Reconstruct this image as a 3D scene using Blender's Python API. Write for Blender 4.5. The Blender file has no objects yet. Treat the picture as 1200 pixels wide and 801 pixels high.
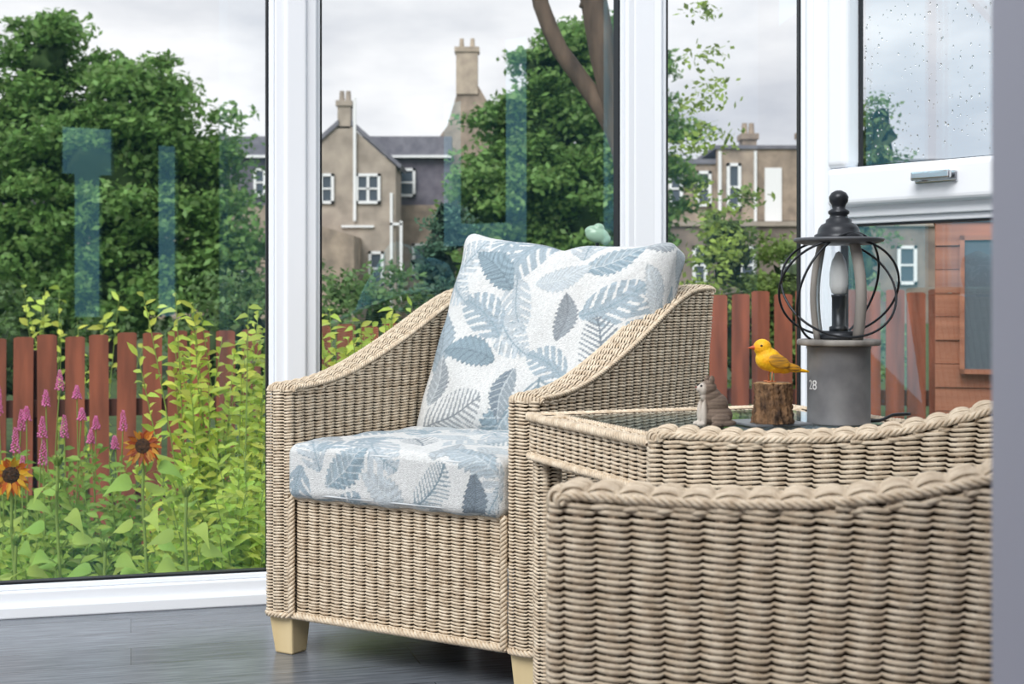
import bpy, bmesh, math, random
import numpy as np
from mathutils import Vector, Matrix
random.seed(4); rng=np.random.default_rng(7)
scene=bpy.context.scene
scene.view_settings.view_transform='Standard'
COL=scene.collection
def lin(r,g,b):
    f=lambda c:(c/255/12.92) if c/255<=.04045 else ((c/255+.055)/1.055)**2.4
    return (f(r),f(g),f(b),1.0)
# ------------------------------------------------------------------ materials
def mat(name,c1,c2=None,scale=20,rough=.6,metal=0,bump=0,stretch=(1,1,1),detail=3,spec=.5,bscale=None,attr=None,trans=0,transl=0):
    m=bpy.data.materials.new(name); m.use_nodes=True; nt=m.node_tree; N=nt.nodes; L=nt.links
    b=N['Principled BSDF']; b.inputs['Roughness'].default_value=rough; b.inputs['Metallic'].default_value=metal
    b.inputs['Specular IOR Level'].default_value=spec
    b.inputs['Base Color'].default_value=c1
    if c2 or bump:
        tc=N.new('ShaderNodeTexCoord'); mp=N.new('ShaderNodeMapping'); mp.inputs['Scale'].default_value=stretch
        L.new(tc.outputs['Object'],mp.inputs['Vector'])
        nz=N.new('ShaderNodeTexNoise'); nz.inputs['Scale'].default_value=scale; nz.inputs['Detail'].default_value=detail
        L.new(mp.outputs['Vector'],nz.inputs['Vector'])
    if c2:
        r=N.new('ShaderNodeValToRGB'); r.color_ramp.elements[0].position=.32; r.color_ramp.elements[1].position=.68
        r.color_ramp.elements[0].color=c1; r.color_ramp.elements[1].color=c2
        L.new(nz.outputs['Fac'],r.inputs['Fac']); L.new(r.outputs['Color'],b.inputs['Base Color'])
    if attr:
        a=N.new('ShaderNodeAttribute'); a.attribute_name=attr
        L.new(a.outputs['Color'],b.inputs['Base Color'])
        if transl:
            t=N.new('ShaderNodeBsdfTranslucent'); L.new(a.outputs['Color'],t.inputs['Color'])
            mx=N.new('ShaderNodeMixShader'); mx.inputs['Fac'].default_value=transl
            L.new(b.outputs[0],mx.inputs[1]); L.new(t.outputs[0],mx.inputs[2]); L.new(mx.outputs[0],N['Material Output'].inputs['Surface'])
    if bump:
        n2=nz
        if bscale:
            n2=N.new('ShaderNodeTexNoise'); n2.inputs['Scale'].default_value=bscale; n2.inputs['Detail'].default_value=2
            L.new(mp.outputs['Vector'],n2.inputs['Vector'])
        bp=N.new('ShaderNodeBump'); bp.inputs['Strength'].default_value=bump; bp.inputs['Distance'].default_value=.01
        L.new(n2.outputs['Fac'],bp.inputs['Height']); L.new(bp.outputs['Normal'],b.inputs['Normal'])
    if trans: b.inputs['Transmission Weight'].default_value=trans
    return m
M_wick=mat('wicker',lin(235,219,195),lin(198,178,152),scale=60,rough=.48,spec=.45,bump=.2,bscale=420)
M_wickdark=mat('gap_shade_and_deck',lin(70,58,46),rough=.9)  # dark brown standing in for shade between strands; also colours the seat deck
M_leg=mat('pale_wood',lin(234,214,170),lin(218,194,146),scale=14,rough=.45,stretch=(1,1,.15))
M_white=mat('white_upvc',lin(243,246,251),rough=.3)
M_gasket=mat('black_rubber',lin(22,26,32),rough=.5)
M_black=mat('black_metal',lin(44,47,52),rough=.35,metal=.4)
M_chrome=mat('chrome',lin(210,212,215),rough=.15,metal=1)
M_drift=mat('grey_driftwood',lin(164,160,154),lin(116,112,108),scale=30,rough=.7,stretch=(1,1,.2),bump=.3)
M_galv=mat('galvanised_metal',lin(136,137,139),lin(112,113,117),scale=22,rough=.55,metal=.15,bump=.12)
M_brim=mat('grey_painted_metal',lin(98,101,106),rough=.4,metal=.3)
M_leaf=mat('leaf',(1,1,1,1),rough=.45,attr='Col',spec=.3,transl=.38)
M_fab=mat('leaf_fabric',(1,1,1,1),scale=900,rough=.9,attr='Col',bump=.6,bscale=500,spec=.15)
M_pipe=mat('fabric_piping',lin(206,211,214),rough=.9)
M_bark=mat('bark',lin(116,98,82),lin(64,54,47),scale=9,rough=.9,stretch=(1,1,.25),bump=1,detail=8)
M_fence=mat('red_brown_timber',lin(164,94,69),lin(106,62,47),scale=5,rough=.85,stretch=(3,3,.4),detail=8)
M_fence2=mat('dark_rail_timber',lin(88,54,44),rough=.8)
M_soil=mat('lawn',lin(72,96,46),lin(46,64,30),scale=6,rough=.95,bump=.3)
def glass_mat(name,R0,tint=(1,1,1,1),gc=(.8,.93,1,1)):
    """thin glazing: Schlick reflectance from the viewing angle, same from both sides"""
    m=bpy.data.materials.new(name); m.use_nodes=True; nt=m.node_tree; N=nt.nodes; L=nt.links
    N.remove(N['Principled BSDF']); o=N['Material Output']
    t=N.new('ShaderNodeBsdfTransparent'); t.inputs['Color'].default_value=tint
    g=N.new('ShaderNodeBsdfGlossy'); g.inputs['Roughness'].default_value=.01; g.inputs['Color'].default_value=gc
    lw=N.new('ShaderNodeLayerWeight'); lw.inputs['Blend'].default_value=.5
    pw=N.new('ShaderNodeMath'); pw.operation='POWER'; pw.inputs[1].default_value=5; L.new(lw.outputs['Facing'],pw.inputs[0])
    ma=N.new('ShaderNodeMath'); ma.operation='MULTIPLY_ADD'; ma.inputs[1].default_value=1-R0; ma.inputs[2].default_value=R0; L.new(pw.outputs[0],ma.inputs[0]); ma.use_clamp=True
    mx=N.new('ShaderNodeMixShader'); L.new(ma.outputs[0],mx.inputs['Fac']); L.new(t.outputs[0],mx.inputs[1]); L.new(g.outputs[0],mx.inputs[2])
    L.new(mx.outputs[0],o.inputs['Surface']); return m
M_glass=glass_mat('window_glass',.12,(1,1,1,1),(.36,.85,1,1))
M_glass2=glass_mat('lantern_glass',.05,(.95,.97,.98,1))
M_tglass=glass_mat('table_glass',.08,(.82,.83,.83,1))
# ------------------------------------------------------------------ mesh helpers
def mesh_np(name,V,F,mats,smooth=True,cols=None,midx=None):
    V=np.asarray(V,np.float32).reshape(-1,3); F=np.asarray(F,np.int64)
    me=bpy.data.meshes.new(name); k=F.shape[1]
    me.vertices.add(len(V)); me.vertices.foreach_set('co',V.ravel())
    me.loops.add(F.size); me.loops.foreach_set('vertex_index',F.ravel().astype(np.int32))
    me.polygons.add(len(F)); me.polygons.foreach_set('loop_start',np.arange(0,F.size,k,dtype=np.int32))
    me.polygons.foreach_set('loop_total',np.full(len(F),k,np.int32))
    if midx is not None: me.polygons.foreach_set('material_index',np.asarray(midx,np.int32))
    me.polygons.foreach_set('use_smooth',np.full(len(F),smooth))
    me.update(calc_edges=True)
    if cols is not None:
        a=me.color_attributes.new('Col','FLOAT_COLOR','POINT')
        c=np.ones((len(V),4),np.float32); c[:,:3]=cols; a.data.foreach_set('color',c.ravel())
    for m in (mats if isinstance(mats,(list,tuple)) else [mats]): me.materials.append(m)
    return me
def add(name,me,parent=None,label=None,cat=None,kind=None,group=None,loc=None,rotz=None):
    o=bpy.data.objects.new(name,me); COL.objects.link(o)
    if parent: o.parent=parent
    if label: o['label']=label
    if cat: o['category']=cat
    if kind: o['kind']=kind
    if group: o['group']=group
    if loc is not None: o.location=loc
    if rotz is not None: o.rotation_euler=(0,0,rotz)
    return o
def bm_mesh(name,bm,mats,smooth=False):
    bmesh.ops.recalc_face_normals(bm,faces=bm.faces)
    me=bpy.data.meshes.new(name); bm.to_mesh(me); bm.free()
    for m in (mats if isinstance(mats,(list,tuple)) else [mats]): me.materials.append(m)
    if smooth:
        me.polygons.foreach_set('use_smooth',np.full(len(me.polygons),True))
    return me
def bevel(o,w=.004,s=2):
    m=o.modifiers.new('bevel','BEVEL'); m.width=w; m.segments=s; m.limit_method='ANGLE'; return o
class Acc:
    def __init__(s): s.V=[];s.F=[];s.M=[];s.n=0
    def add(s,V,F,m=0):
        V=np.asarray(V,float).reshape(-1,3); F=np.asarray(F)
        if len(F)==0: return
        u,inv=np.unique(F.ravel(),return_inverse=True)
        s.V.append(V[u]); s.F.append(inv.reshape(F.shape)+s.n); s.M.append(np.full(len(F),m)); s.n+=len(u)
    def mesh(s,name,mats,smooth=True,mirror=False):
        V=np.concatenate(s.V); F=np.concatenate(s.F); 
        if mirror: V=V.copy(); V[:,0]*=-1; F=F[:,::-1]
        return mesh_np(name,V,F,mats,smooth,midx=np.concatenate(s.M))
def nrm(a): 
    l=np.linalg.norm(a,axis=-1,keepdims=True); return a/np.maximum(l,1e-9)
def tube_grid(acc,P,N,T,rn,rv,mask,m=0,K=4):
    R,S=P.shape[:2]
    V=np.stack([P+N*rn*math.cos(2*math.pi*k/K)+T*rv*math.sin(2*math.pi*k/K) for k in range(K)],2).reshape(-1,3)
    ok=mask[:,:-1]&mask[:,1:]; r,s=np.nonzero(ok); b=(r*S+s)*K; c=b+K
    F=np.concatenate([np.stack([b+k,b+(k+1)%K,c+(k+1)%K,c+k],1) for k in range(K)])
    acc.add(V,F,m)
ROW=.0068; PITCH=.0315; SMP=10
def weave(acc,P,s,mask=None,pitch=PITCH,flip=False,amp=.0092,backing=True):
    """strands woven over upright stakes: every strand domes over a stake and dives between stakes"""
    R,S=P.shape[:2]
    if mask is None: mask=np.ones((R,S),bool)
    T1=np.gradient(P,axis=1); T2=nrm(np.gradient(P,axis=0)); N=nrm(np.cross(T1,T2))
    if flip: N=-N
    ph=np.pi*s[None,:]/pitch+np.zeros((R,1))
    bul=np.abs(np.sin(ph))**.5
    off=amp*bul*(1+rng.normal(0,.06,(R,1)))
    jit=rng.normal(0,.00025,(R,1,1))+rng.normal(0,.00012,(R,S,1))+(.0009*np.cos(ph))[...,None]*np.sign(np.sin(ph))[...,None]
    Q=P+N*(off-.0072)[...,None]+T2*jit
    rv=(.0016+.0013*bul)[...,None]
    tube_grid(acc,Q,N,T2,.0016,rv,mask,K=6)
    ks=np.arange(.5,s[-1]/pitch,1.0)*pitch
    cols=np.clip(np.searchsorted(s,ks),0,S-1)
    rs=np.unique(np.append(np.arange(0,R,3),R-1))
    Pb=P-N*.0030
    SP=Pb[rs][:,cols].transpose(1,0,2); SN=N[rs][:,cols].transpose(1,0,2); ST=nrm(T1)[rs][:,cols].transpose(1,0,2); SM=mask[rs][:,cols].T
    if len(rs)>1: tube_grid(acc,SP,SN,ST,.0030,.0060,SM)
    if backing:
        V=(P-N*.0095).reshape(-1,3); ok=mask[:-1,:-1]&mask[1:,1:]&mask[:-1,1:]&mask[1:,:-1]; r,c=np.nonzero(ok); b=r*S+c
        acc.add(V,np.stack([b,b+1,b+S+1,b+S],1),1)  # added dark sheet: paints the weave gaps as shade and stops light leaks
def resample(pts,step):
    pts=np.asarray(pts,float); d=np.linalg.norm(np.diff(pts,axis=0),axis=1); L=np.concatenate([[0],np.cumsum(d)])
    n=max(2,int(round(L[-1]/step))+1); t=np.linspace(0,L[-1],n)
    return np.stack([np.interp(t,L,pts[:,k]) for k in range(pts.shape[1])],1),t
def frames(path):
    T=nrm(np.gradient(path,axis=0)); N=np.zeros_like(T)
    up=np.array([0,0,1.]) if abs(T[0,2])<.9 else np.array([1.,0,0])
    n=up-T[0]*np.dot(up,T[0]); n/=np.linalg.norm(n)
    for i in range(len(T)):
        n=n-T[i]*np.dot(n,T[i]); n/=max(np.linalg.norm(n),1e-9); N[i]=n
    return T,N,np.cross(T,N)
def tube(acc,path,rad,K=8,m=0,cap=True):
    path=np.asarray(path,float); T,N,B=frames(path); rad=np.array(np.broadcast_to(np.asarray(rad,float),(len(path),)))
    if cap:
        path=np.vstack([path[0]-T[0]*1e-5,path,path[-1]+T[-1]*1e-5]); N=np.vstack([N[0],N,N[-1]]); B=np.vstack([B[0],B,B[-1]]); rad=np.concatenate([[1e-6],rad,[1e-6]])
    a=np.arange(K)*2*np.pi/K
    V=path[:,None]+rad[:,None,None]*(np.cos(a)[None,:,None]*N[:,None]+np.sin(a)[None,:,None]*B[:,None])
    S=len(path); i=np.arange(S-1)[:,None]*K; k=np.arange(K)[None]; k2=(k+1)%K
    acc.add(V.reshape(-1,3),np.stack([i+k,i+k2,i+K+k2,i+K+k],-1).reshape(-1,4),m)
def rope(acc,pts,r,pitch=.028,m=0,strands=3):
    path,t=resample(pts,pitch/8); T,N,B=frames(path)
    for k in range(strands):
        a=2*np.pi*t/pitch+2*np.pi*k/strands
        tube(acc,path+r*.6*(np.cos(a)[:,None]*N+np.sin(a)[:,None]*B),r*.46,K=6,m=m,cap=False)
def lathe(acc,prof,K=40,c=(0,0,0),m=0):
    prof=np.asarray(prof,float); a=np.arange(K)*2*np.pi/K
    V=np.stack([prof[:,0][:,None]*np.cos(a),prof[:,0][:,None]*np.sin(a),np.repeat(prof[:,1][:,None],K,1)],-1)+np.array(c)
    S=len(prof); i=np.arange(S-1)[:,None]*K; k=np.arange(K)[None]; k2=(k+1)%K
    acc.add(V.reshape(-1,3),np.stack([i+k,i+k2,i+K+k2,i+K+k],-1).reshape(-1,4),m)
def boxbm(bm,x0,x1,y0,y1,z0,z1,mi=0):
    v=[bm.verts.new((x,y,z)) for z in (z0,z1) for y in (y0,y1) for x in (x0,x1)]
    for f in ((0,1,3,2),(4,6,7,5),(0,4,5,1),(2,3,7,6),(0,2,6,4),(1,5,7,3)):
        bm.faces.new([v[i] for i in f]).material_index=mi
def obox(bm,A,B,z0,z1,t0,t1,s0=0,s1=None):
    A=np.array(A,float);B=np.array(B,float);d=B-A;L=np.linalg.norm(d);d/=L;n=np.array([d[1],-d[0]])
    if s1 is None: s1=L
    v=[bm.verts.new((*(A+d*s+n*t),z)) for z in (z0,z1) for t in (t0,t1) for s in (s0,s1)]
    for f in ((0,1,3,2),(4,6,7,5),(0,4,5,1),(2,3,7,6),(0,2,6,4),(1,5,7,3)): bm.faces.new([v[i] for i in f])
def empty(name,loc,rotz,label,cat,group=None):
    e=add(name,None,label=label,cat=cat,group=group,loc=loc,rotz=rotz); e.empty_display_size=.05; return e
# ------------------------------------------------------------------ camera
HC=.792
cam=bpy.data.cameras.new('camera'); co=bpy.data.objects.new('camera',cam); COL.objects.link(co)
co.location=(0,0,HC); co.rotation_euler=(math.radians(90),0,0)
cam.lens=50; cam.sensor_width=36; cam.shift_y=-55.5/1200; cam.clip_end=500; cam.clip_start=.05
cam.dof.use_dof=True; cam.dof.focus_distance=2.8; cam.dof.aperture_fstop=9
scene.camera=co
# ------------------------------------------------------------------ world + light
w=bpy.data.worlds.new('sky'); scene.world=w; w.use_nodes=True; nt=w.node_tree; N=nt.nodes; L=nt.links
bg=N['Background']; tc=N.new('ShaderNodeTexCoord'); mp=N.new('ShaderNodeMapping'); mp.inputs['Scale'].default_value=(1,1,2.6); mp.inputs['Location'].default_value=(.35,.1,.2)
nz=N.new('ShaderNodeTexNoise'); nz.inputs['Scale'].default_value=4.2; nz.inputs['Detail'].default_value=7; nz.inputs['Roughness'].default_value=.52
rp=N.new('ShaderNodeValToRGB'); rp.color_ramp.elements[0].position=.38; rp.color_ramp.elements[1].position=.66
rp.color_ramp.elements[0].color=lin(186,191,201); rp.color_ramp.elements[1].color=lin(242,243,245)
L.new(tc.outputs['Generated'],mp.inputs['Vector']); L.new(mp.outputs['Vector'],nz.inputs['Vector']); L.new(nz.outputs['Fac'],rp.inputs['Fac']); L.new(rp.outputs['Color'],bg.inputs['Color'])
bg.inputs['Strength'].default_value=1.28
sun=bpy.data.lights.new('sun','SUN'); sun.energy=3.0; sun.angle=math.radians(36); sun.color=(1,.985,.96)
so=bpy.data.objects.new('sun',sun); COL.objects.link(so); so.rotation_euler=(math.radians(42),math.radians(-24),0)
# ------------------------------------------------------------------ room shell
P1=np.array([-.570,3.70]); d1=np.array([.964,.266]); P0=P1-2.0*d1
P2=np.array([.372,4.134]); P3=np.array([.905,4.150]); d4=np.array([.63,-.777]); d4/=np.linalg.norm(d4); P4=P3+1.6*d4
bm=bmesh.new()
fl=[(-3.4,-1.35),(-3.4,3.0),tuple(P0+[0,.05]),tuple(P1+[0,.05]),tuple(P2+[0,.05]),tuple(P3+[.03,.05]),tuple(P4+[.1,0]),(2.15,-1.35)]
t=[bm.verts.new((x,y,0)) for x,y in fl]; b=[bm.verts.new((x,y,-.12)) for x,y in fl]
bm.faces.new(t); bm.faces.new(b[::-1])
for i in range(len(t)): j=(i+1)%len(t); bm.faces.new((t[j],t[i],b[i],b[j]))
fm=bpy.data.materials.new('grey_laminate_planks'); fm.use_nodes=True; nt=fm.node_tree; N=nt.nodes; L=nt.links; bs=N['Principled BSDF']
tc=N.new('ShaderNodeTexCoord'); mp=N.new('ShaderNodeMapping'); mp.inputs['Rotation'].default_value=(0,0,math.radians(-15)); L.new(tc.outputs['Object'],mp.inputs['Vector'])
br=N.new('ShaderNodeTexBrick'); br.inputs['Scale'].default_value=1; br.inputs['Brick Width'].default_value=1.2; br.inputs['Row Height'].default_value=.15; br.inputs['Mortar Size'].default_value=.0011
br.inputs['Color1'].default_value=lin(116,122,130); br.inputs['Color2'].default_value=lin(98,103,111); br.inputs['Mortar'].default_value=lin(58,62,68)
L.new(mp.outputs['Vector'],br.inputs['Vector'])
m2=N.new('ShaderNodeMapping'); m2.inputs['Scale'].default_value=(3.5,46,1); L.new(mp.outputs['Vector'],m2.inputs['Vector'])
nz=N.new('ShaderNodeTexNoise'); nz.inputs['Scale'].default_value=2.2; nz.inputs['Detail'].default_value=9; nz.inputs['Roughness'].default_value=.6; L.new(m2.outputs['Vector'],nz.inputs['Vector'])
rp=N.new('ShaderNodeValToRGB'); rp.color_ramp.elements[0].position=.34; rp.color_ramp.elements[0].color=(.55,.55,.57,1); rp.color_ramp.elements[1].position=.66; rp.color_ramp.elements[1].color=(1.2,1.2,1.2,1)
L.new(nz.outputs['Fac'],rp.inputs['Fac'])
mx=N.new('ShaderNodeMix'); mx.data_type='RGBA'; mx.blend_type='MULTIPLY'; mx.inputs[0].default_value=1
L.new(br.outputs['Color'],mx.inputs[6]); L.new(rp.outputs['Color'],mx.inputs[7]); L.new(mx.outputs[2],bs.inputs['Base Color']); bs.inputs['Roughness'].default_value=.26
add('floor',bm_mesh('floor',bm,fm),kind='structure',label='blue-grey wood-effect laminate plank floor')
def window(n,A,B,rails,label,jl=.045,jr=.045,H=2.15,q0=.018,e0=.03,e1=.03):
    A=np.array(A);B=np.array(B);Lw=np.linalg.norm(B-A); d=(B-A)/Lw
    bm=bmesh.new(); g=bmesh.new(); gl=bmesh.new()
    obox(bm,A,B,0,H,-.035,.035,e0,e0+jl); obox(bm,A,B,0,H,-.035,.035,Lw-e1-jr,Lw-e1)
    for (z0,z1) in rails: obox(bm,A,B,z0,z1,-.034,.034,e0+jl,Lw-e1-jr)
    obox(bm,A,B,0,.03,-.04,.05,.0,Lw)
    zs=[r for r in rails]+[(H-.07,H)]
    obox(bm,A,B,H-.07,H,-.034,.034,e0+jl,Lw-e1-jr)
    for i in range(len(zs)-1):
        a,b=zs[i][1],zs[i+1][0]; s0=e0+jl; s1=Lw-e1-jr; q=q0
        for (u0,u1,w0,w1) in ((s0,s0+q,a,b),(s1-q,s1,a,b),(s0+q,s1-q,a,a+q),(s0+q,s1-q,b-q,b)):
            obox(bm,A,B,w0,w1,-.02,.02,u0,u1)
        s0+=q;s1-=q;a+=q;b-=q;q=.006
        for (u0,u1,w0,w1) in ((s0,s0+q,a,b),(s1-q,s1,a,b),(s0+q,s1-q,a,a+q),(s0+q,s1-q,b-q,b)):
            obox(g,A,B,w0,w1,-.014,.014,u0,u1)
        v=[gl.verts.new((*(A+d*s),z)) for s,z in ((s0,a),(s1,a),(s1,b),(s0,b))]; gl.faces.new(v)
    o=add('window_%d'%n,bm_mesh('frame',bm,M_white),kind='structure',label=label); bevel(o,.004)
    add('gasket',bm_mesh('gasket',g,M_gasket),parent=o,label='black rubber glazing seal')
    add('glass_pane',bm_mesh('glass',gl,M_glass),parent=o,label='clear glass pane')
    return o
window(1,P0,P1,[(0,.064)],'white plastic-framed full-height conservatory window',jr=.026,q0=.014,e1=.024)
window(2,P1,P2,[(0,.07)],'white plastic-framed full-height conservatory window',jl=.03,jr=.03,q0=.014,e0=.024)
window(3,P2,P3,[(0,.07)],'white plastic-framed narrow conservatory window',jl=.03,jr=.022,q0=.014)
w4=window(4,P3,P4,[(0,.07),(1.01,1.05)],'white plastic-framed window with top-opening casement',jl=.03,jr=.045)
A=P3;B=P4;Lw=1.6; bm=bmesh.new()
obox(bm,A,B,1.04,1.15,-.01,.068,.065,Lw-.075); obox(bm,A,B,2.02,2.1,-.01,.068,.065,Lw-.075)
obox(bm,A,B,1.15,2.02,-.01,.068,.065,.138); obox(bm,A,B,1.15,2.02,-.01,.068,Lw-.125,Lw-.075)
o=add('sash',bm_mesh('sash',bm,M_white),parent=w4,label='white top-hung opening sash'); bevel(o,.018,4)
bm=bmesh.new(); obox(bm,A,B,1.148,1.156,.0,.012,.138,Lw-.125); obox(bm,A,B,1.15,2.02,.0,.012,.136,.146)
add('gasket',bm_mesh('gasket',bm,M_gasket),parent=w4)
bm=bmesh.new(); obox(bm,A,B,1.088,1.118,.066,.078,.37,.50); obox(bm,A,B,1.094,1.114,.078,.104,.375,.40); obox(bm,A,B,1.096,1.118,.096,.11,.38,.50)
o=add('handle',bm_mesh('handle',bm,M_chrome),parent=w4,label='chrome window lever handle'); bevel(o,.005,3)
bm=bmesh.new(); d4u=d4; n4=np.array([d4[1],-d4[0]])
for i in range(1000):
    s=.15+1.2*random.random()**1.2; z=1.17+.8*random.random(); rr=random.uniform(.0012,.0036)
    p=P3+d4u*s-n4*.003
    bmesh.ops.create_icosphere(bm,subdivisions=1,radius=rr,matrix=Matrix.Translation((p[0],p[1],z))@Matrix.Diagonal((.8,.8,random.uniform(1,1.7),1)))
md=bpy.data.materials.new('water'); md.use_nodes=True; b_=md.node_tree.nodes['Principled BSDF']; b_.inputs['Transmission Weight'].default_value=1; b_.inputs['IOR'].default_value=1.33; b_.inputs['Roughness'].default_value=.02
add('raindrops',bm_mesh('drops',bm,md,True),parent=w4,label='raindrops on the glass',kind='stuff')
for i,(P,a,wd) in enumerate(((P1,math.atan2(.266+.42,.964+.9),.056),(P2,math.atan2(.25,.98),.068),(P3,math.radians(-22),.068),(P0,.27,.08),(P4,-.8,.08))):
    bm=bmesh.new(); boxbm(bm,-wd/2,wd/2,-.043,.043,0,2.2)
    o=add('trim_%d'%(i+1),bm_mesh('post',bm,M_white),kind='structure',label='white plastic corner post between windows',loc=(P[0],P[1],0),rotz=a); bevel(o,.007,3)
bm=bmesh.new()
for a,b in ((P0,P1),(P1,P2),(P2,P3),(P3,P4)): obox(bm,a,b,2.15,2.3,-.06,.07)
add('trim_6',bm_mesh('beam',bm,M_white),kind='structure',label='white ring beam above the windows')
M_wall=mat('wall_paint',lin(96,98,100),rough=.8)
bm=bmesh.new(); boxbm(bm,.2755,1.5,.70,.82,0,2.4)
o=add('wall_right',bm_mesh('wall',bm,mat('lavender_grey_paint',lin(170,170,184),rough=.5)),kind='structure',label='lavender-grey painted doorway edge'); bevel(o,.003)
def wallopen(name,A,B,H,ops,label,th=.03):
    A=np.array(A,float);B=np.array(B,float); Lw=np.linalg.norm(B-A); bm=bmesh.new(); s=0
    for (a,b,z0,z1) in ops:
        if a>s+1e-6: obox(bm,A,B,0,H,-th,th,s,a)
        obox(bm,A,B,0,z0,-th,th,a,b); obox(bm,A,B,z1,H,-th,th,a,b); s=b
    obox(bm,A,B,0,H,-th,th,s,Lw); return add(name,bm_mesh(name,bm,M_wall),kind='structure',label=label)
wallopen('wall_back',(-3.4,-1.35),(2.15,-1.35),2.9,[(3.43,3.50,1.50,1.78),(3.50,3.66,.66,1.78),(3.66,3.73,1.50,1.78),(4.0,4.12,.66,1.7)],'unseen grey house wall, slots added for glass reflections')  # out of view; slots shaped to show as bright bars in the left pane
wallopen('wall_side',(2.15,-1.3),(2.15,3.0),2.6,[(2.95,3.12,1.03,1.75),(3.12,3.36,1.03,1.14),(3.36,3.54,1.03,2.02)],'unseen grey side wall, slots added for glass reflections')  # out of view; slots invented for the bars reflected in the middle pane
# ------------------------------------------------------------------ wicker armchair
r_=.0355; RV=.019; EXP=.5
def sup(c,e=EXP): return np.sign(c)*np.abs(c)**e
def chair(tag,prof,loc,rotz,label):
    e=empty('armchair',loc,rotz,label,'armchair','wicker armchairs around the side table')
    py=np.array([p[0] for p in prof]); pz=np.array([p[1] for p in prof])
    yy=np.linspace(py[0],py[-1],120); zz=np.interp(yy,py,pz)
    for _ in range(60): zz[1:-1]=(zz[:-2]+zz[2:]+2*zz[1:-1])/4
    ztop=lambda y:np.interp(y,yy,zz)
    Dn=.72; zb=.092; yb=lambda z:.72+.13*(z-zb)/.73
    th=np.linspace(0,np.pi,41)
    nose=np.stack([-r_*sup(np.cos(th)),r_-r_*sup(np.sin(th))],1)
    rear=np.stack([r_*sup(np.cos(th)),Dn-r_+r_*sup(np.sin(th))],1)
    raw=np.vstack([[[-r_,Dn-r_]],nose,rear])
    pl,s=resample(raw,PITCH/SMP)
    acc=Acc(); zs=np.arange(zb,pz.max()-RV+.008,ROW)
    X=np.repeat(pl[None,:,0],len(zs),0); Y=np.repeat(pl[None,:,1],len(zs),0); Z=np.repeat(zs[:,None],len(pl),1)
    YB=yb(Z); Ym=r_+(Y-r_)*(YB-2*r_)/(Dn-2*r_); Y2=np.where(Y<=r_,Y,np.where(Y>=Dn-r_,Y+YB-Dn,Ym))
    mask=Z<=ztop(Y2)-RV+.004
    inner=(X<-r_*.99)&(Y>.1)&(Z<.30); mask&=~inner
    weave(acc,np.stack([X+.3175,Y2,Z],-1),s,mask)
    ph=np.linspace(0,np.pi/2,16)
    C=[];Nn=[];
    z0=ztop(r_)-RV
    for p in ph[:-1]: C.append((r_,z0)); Nn.append((-r_*sup(np.cos(p)),RV*sup(np.sin(p))))
    ys=np.linspace(r_,.85-r_,90); sl=np.gradient(ztop(ys),ys)
    for y,m in zip(ys,sl):
        n=np.array([-m,1])/math.hypot(m,1)*RV; C.append((y,ztop(y)-RV)); Nn.append(tuple(n))
    z1=ztop(.85)-RV
    for p in ph[::-1][1:]: C.append((.85-r_,z1)); Nn.append((r_*sup(np.cos(p)),RV*sup(np.sin(p))))
    C=np.array(C);Nn=np.array(Nn)
    Pc=C+Nn; dd=np.concatenate([[0],np.cumsum(np.linalg.norm(np.diff(Pc,axis=0),axis=1))])
    s2=np.arange(0,dd[-1],PITCH/SMP); Ci=np.stack([np.interp(s2,dd,C[:,k]) for k in (0,1)],1); Ni=np.stack([np.interp(s2,dd,Nn[:,k]) for k in (0,1)],1)
    thd=np.linspace(0,np.pi,400); sec=np.stack([-r_*sup(np.cos(thd)),sup(np.sin(thd))],1)
    sc=sec*[1,RV]; sc,_=resample(sc,ROW); sec=sc/[1,RV]
    def crest(sx,sh): 
        Pg=np.zeros((len(sx),len(s2),3)); Pg[...,0]=.3175+sx[:,None]; Pg[...,1]=Ci[None,:,0]+sh[:,None]*Ni[None,:,0]; Pg[...,2]=Ci[None,:,1]+sh[:,None]*Ni[None,:,1]; return Pg
    weave(acc,crest(sec[:,0],sec[:,1]),s2+PITCH*.3,flip=True,amp=.0075)
    for sg in (-1,1):
        pth=crest(np.array([sg*r_]),np.array([.5]))[0]; rope(acc,pth,.0050,pitch=.026)
    rope(acc,[(.3175+a,b2,zb-.002) for a,b2 in pl[::4]],.0072)
    add('arm',acc.mesh('arm',[M_wick,M_wickdark]),parent=e)
    add('arm',acc.mesh('arm',[M_wick,M_wickdark],mirror=True),parent=e)
    acc=Acc(); xs=np.arange(-.272,.2721,PITCH/SMP); zs=np.arange(zb,.352,ROW)
    Pg=np.stack(np.broadcast_arrays(xs[None,:],np.array(.012),zs[:,None]),-1).astype(float)
    weave(acc,Pg,xs-xs[0])
    rope(acc,[(-.28,.006,zb),(.28,.006,zb)],.0082); rope(acc,[(-.28,.01,.350),(.28,.01,.350)],.006)
    for x in (-.275,.275): rope(acc,[(x,.002,zb),(x,.002,.352)],.008)
    add('apron',acc.mesh('apron',[M_wick,M_wickdark]),parent=e)
    acc=Acc(); zs=np.arange(zb,.785,ROW); yo=.72+.13*(zs-zb)/.73-.006
    Pg=np.stack(np.broadcast_arrays(xs[None,:],yo[:,None],zs[:,None]),-1).astype(float)
    weave(acc,Pg,xs-xs[0],flip=True)
    zs=np.arange(.34,.785,ROW); yi=.655+.135*(zs-.34)/.445
    Pg=np.stack(np.broadcast_arrays(xs[None,:],yi[:,None],zs[:,None]),-1).astype(float)
    weave(acc,Pg,xs-xs[0])
    Pg=np.stack(np.broadcast_arrays(xs[None,:],.85-r_+sec[:,0][:,None],(pz[-1]-RV+RV*sec[:,1])[:,None]),-1).astype(float)
    weave(acc,Pg,xs-xs[0],flip=False)
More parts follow.
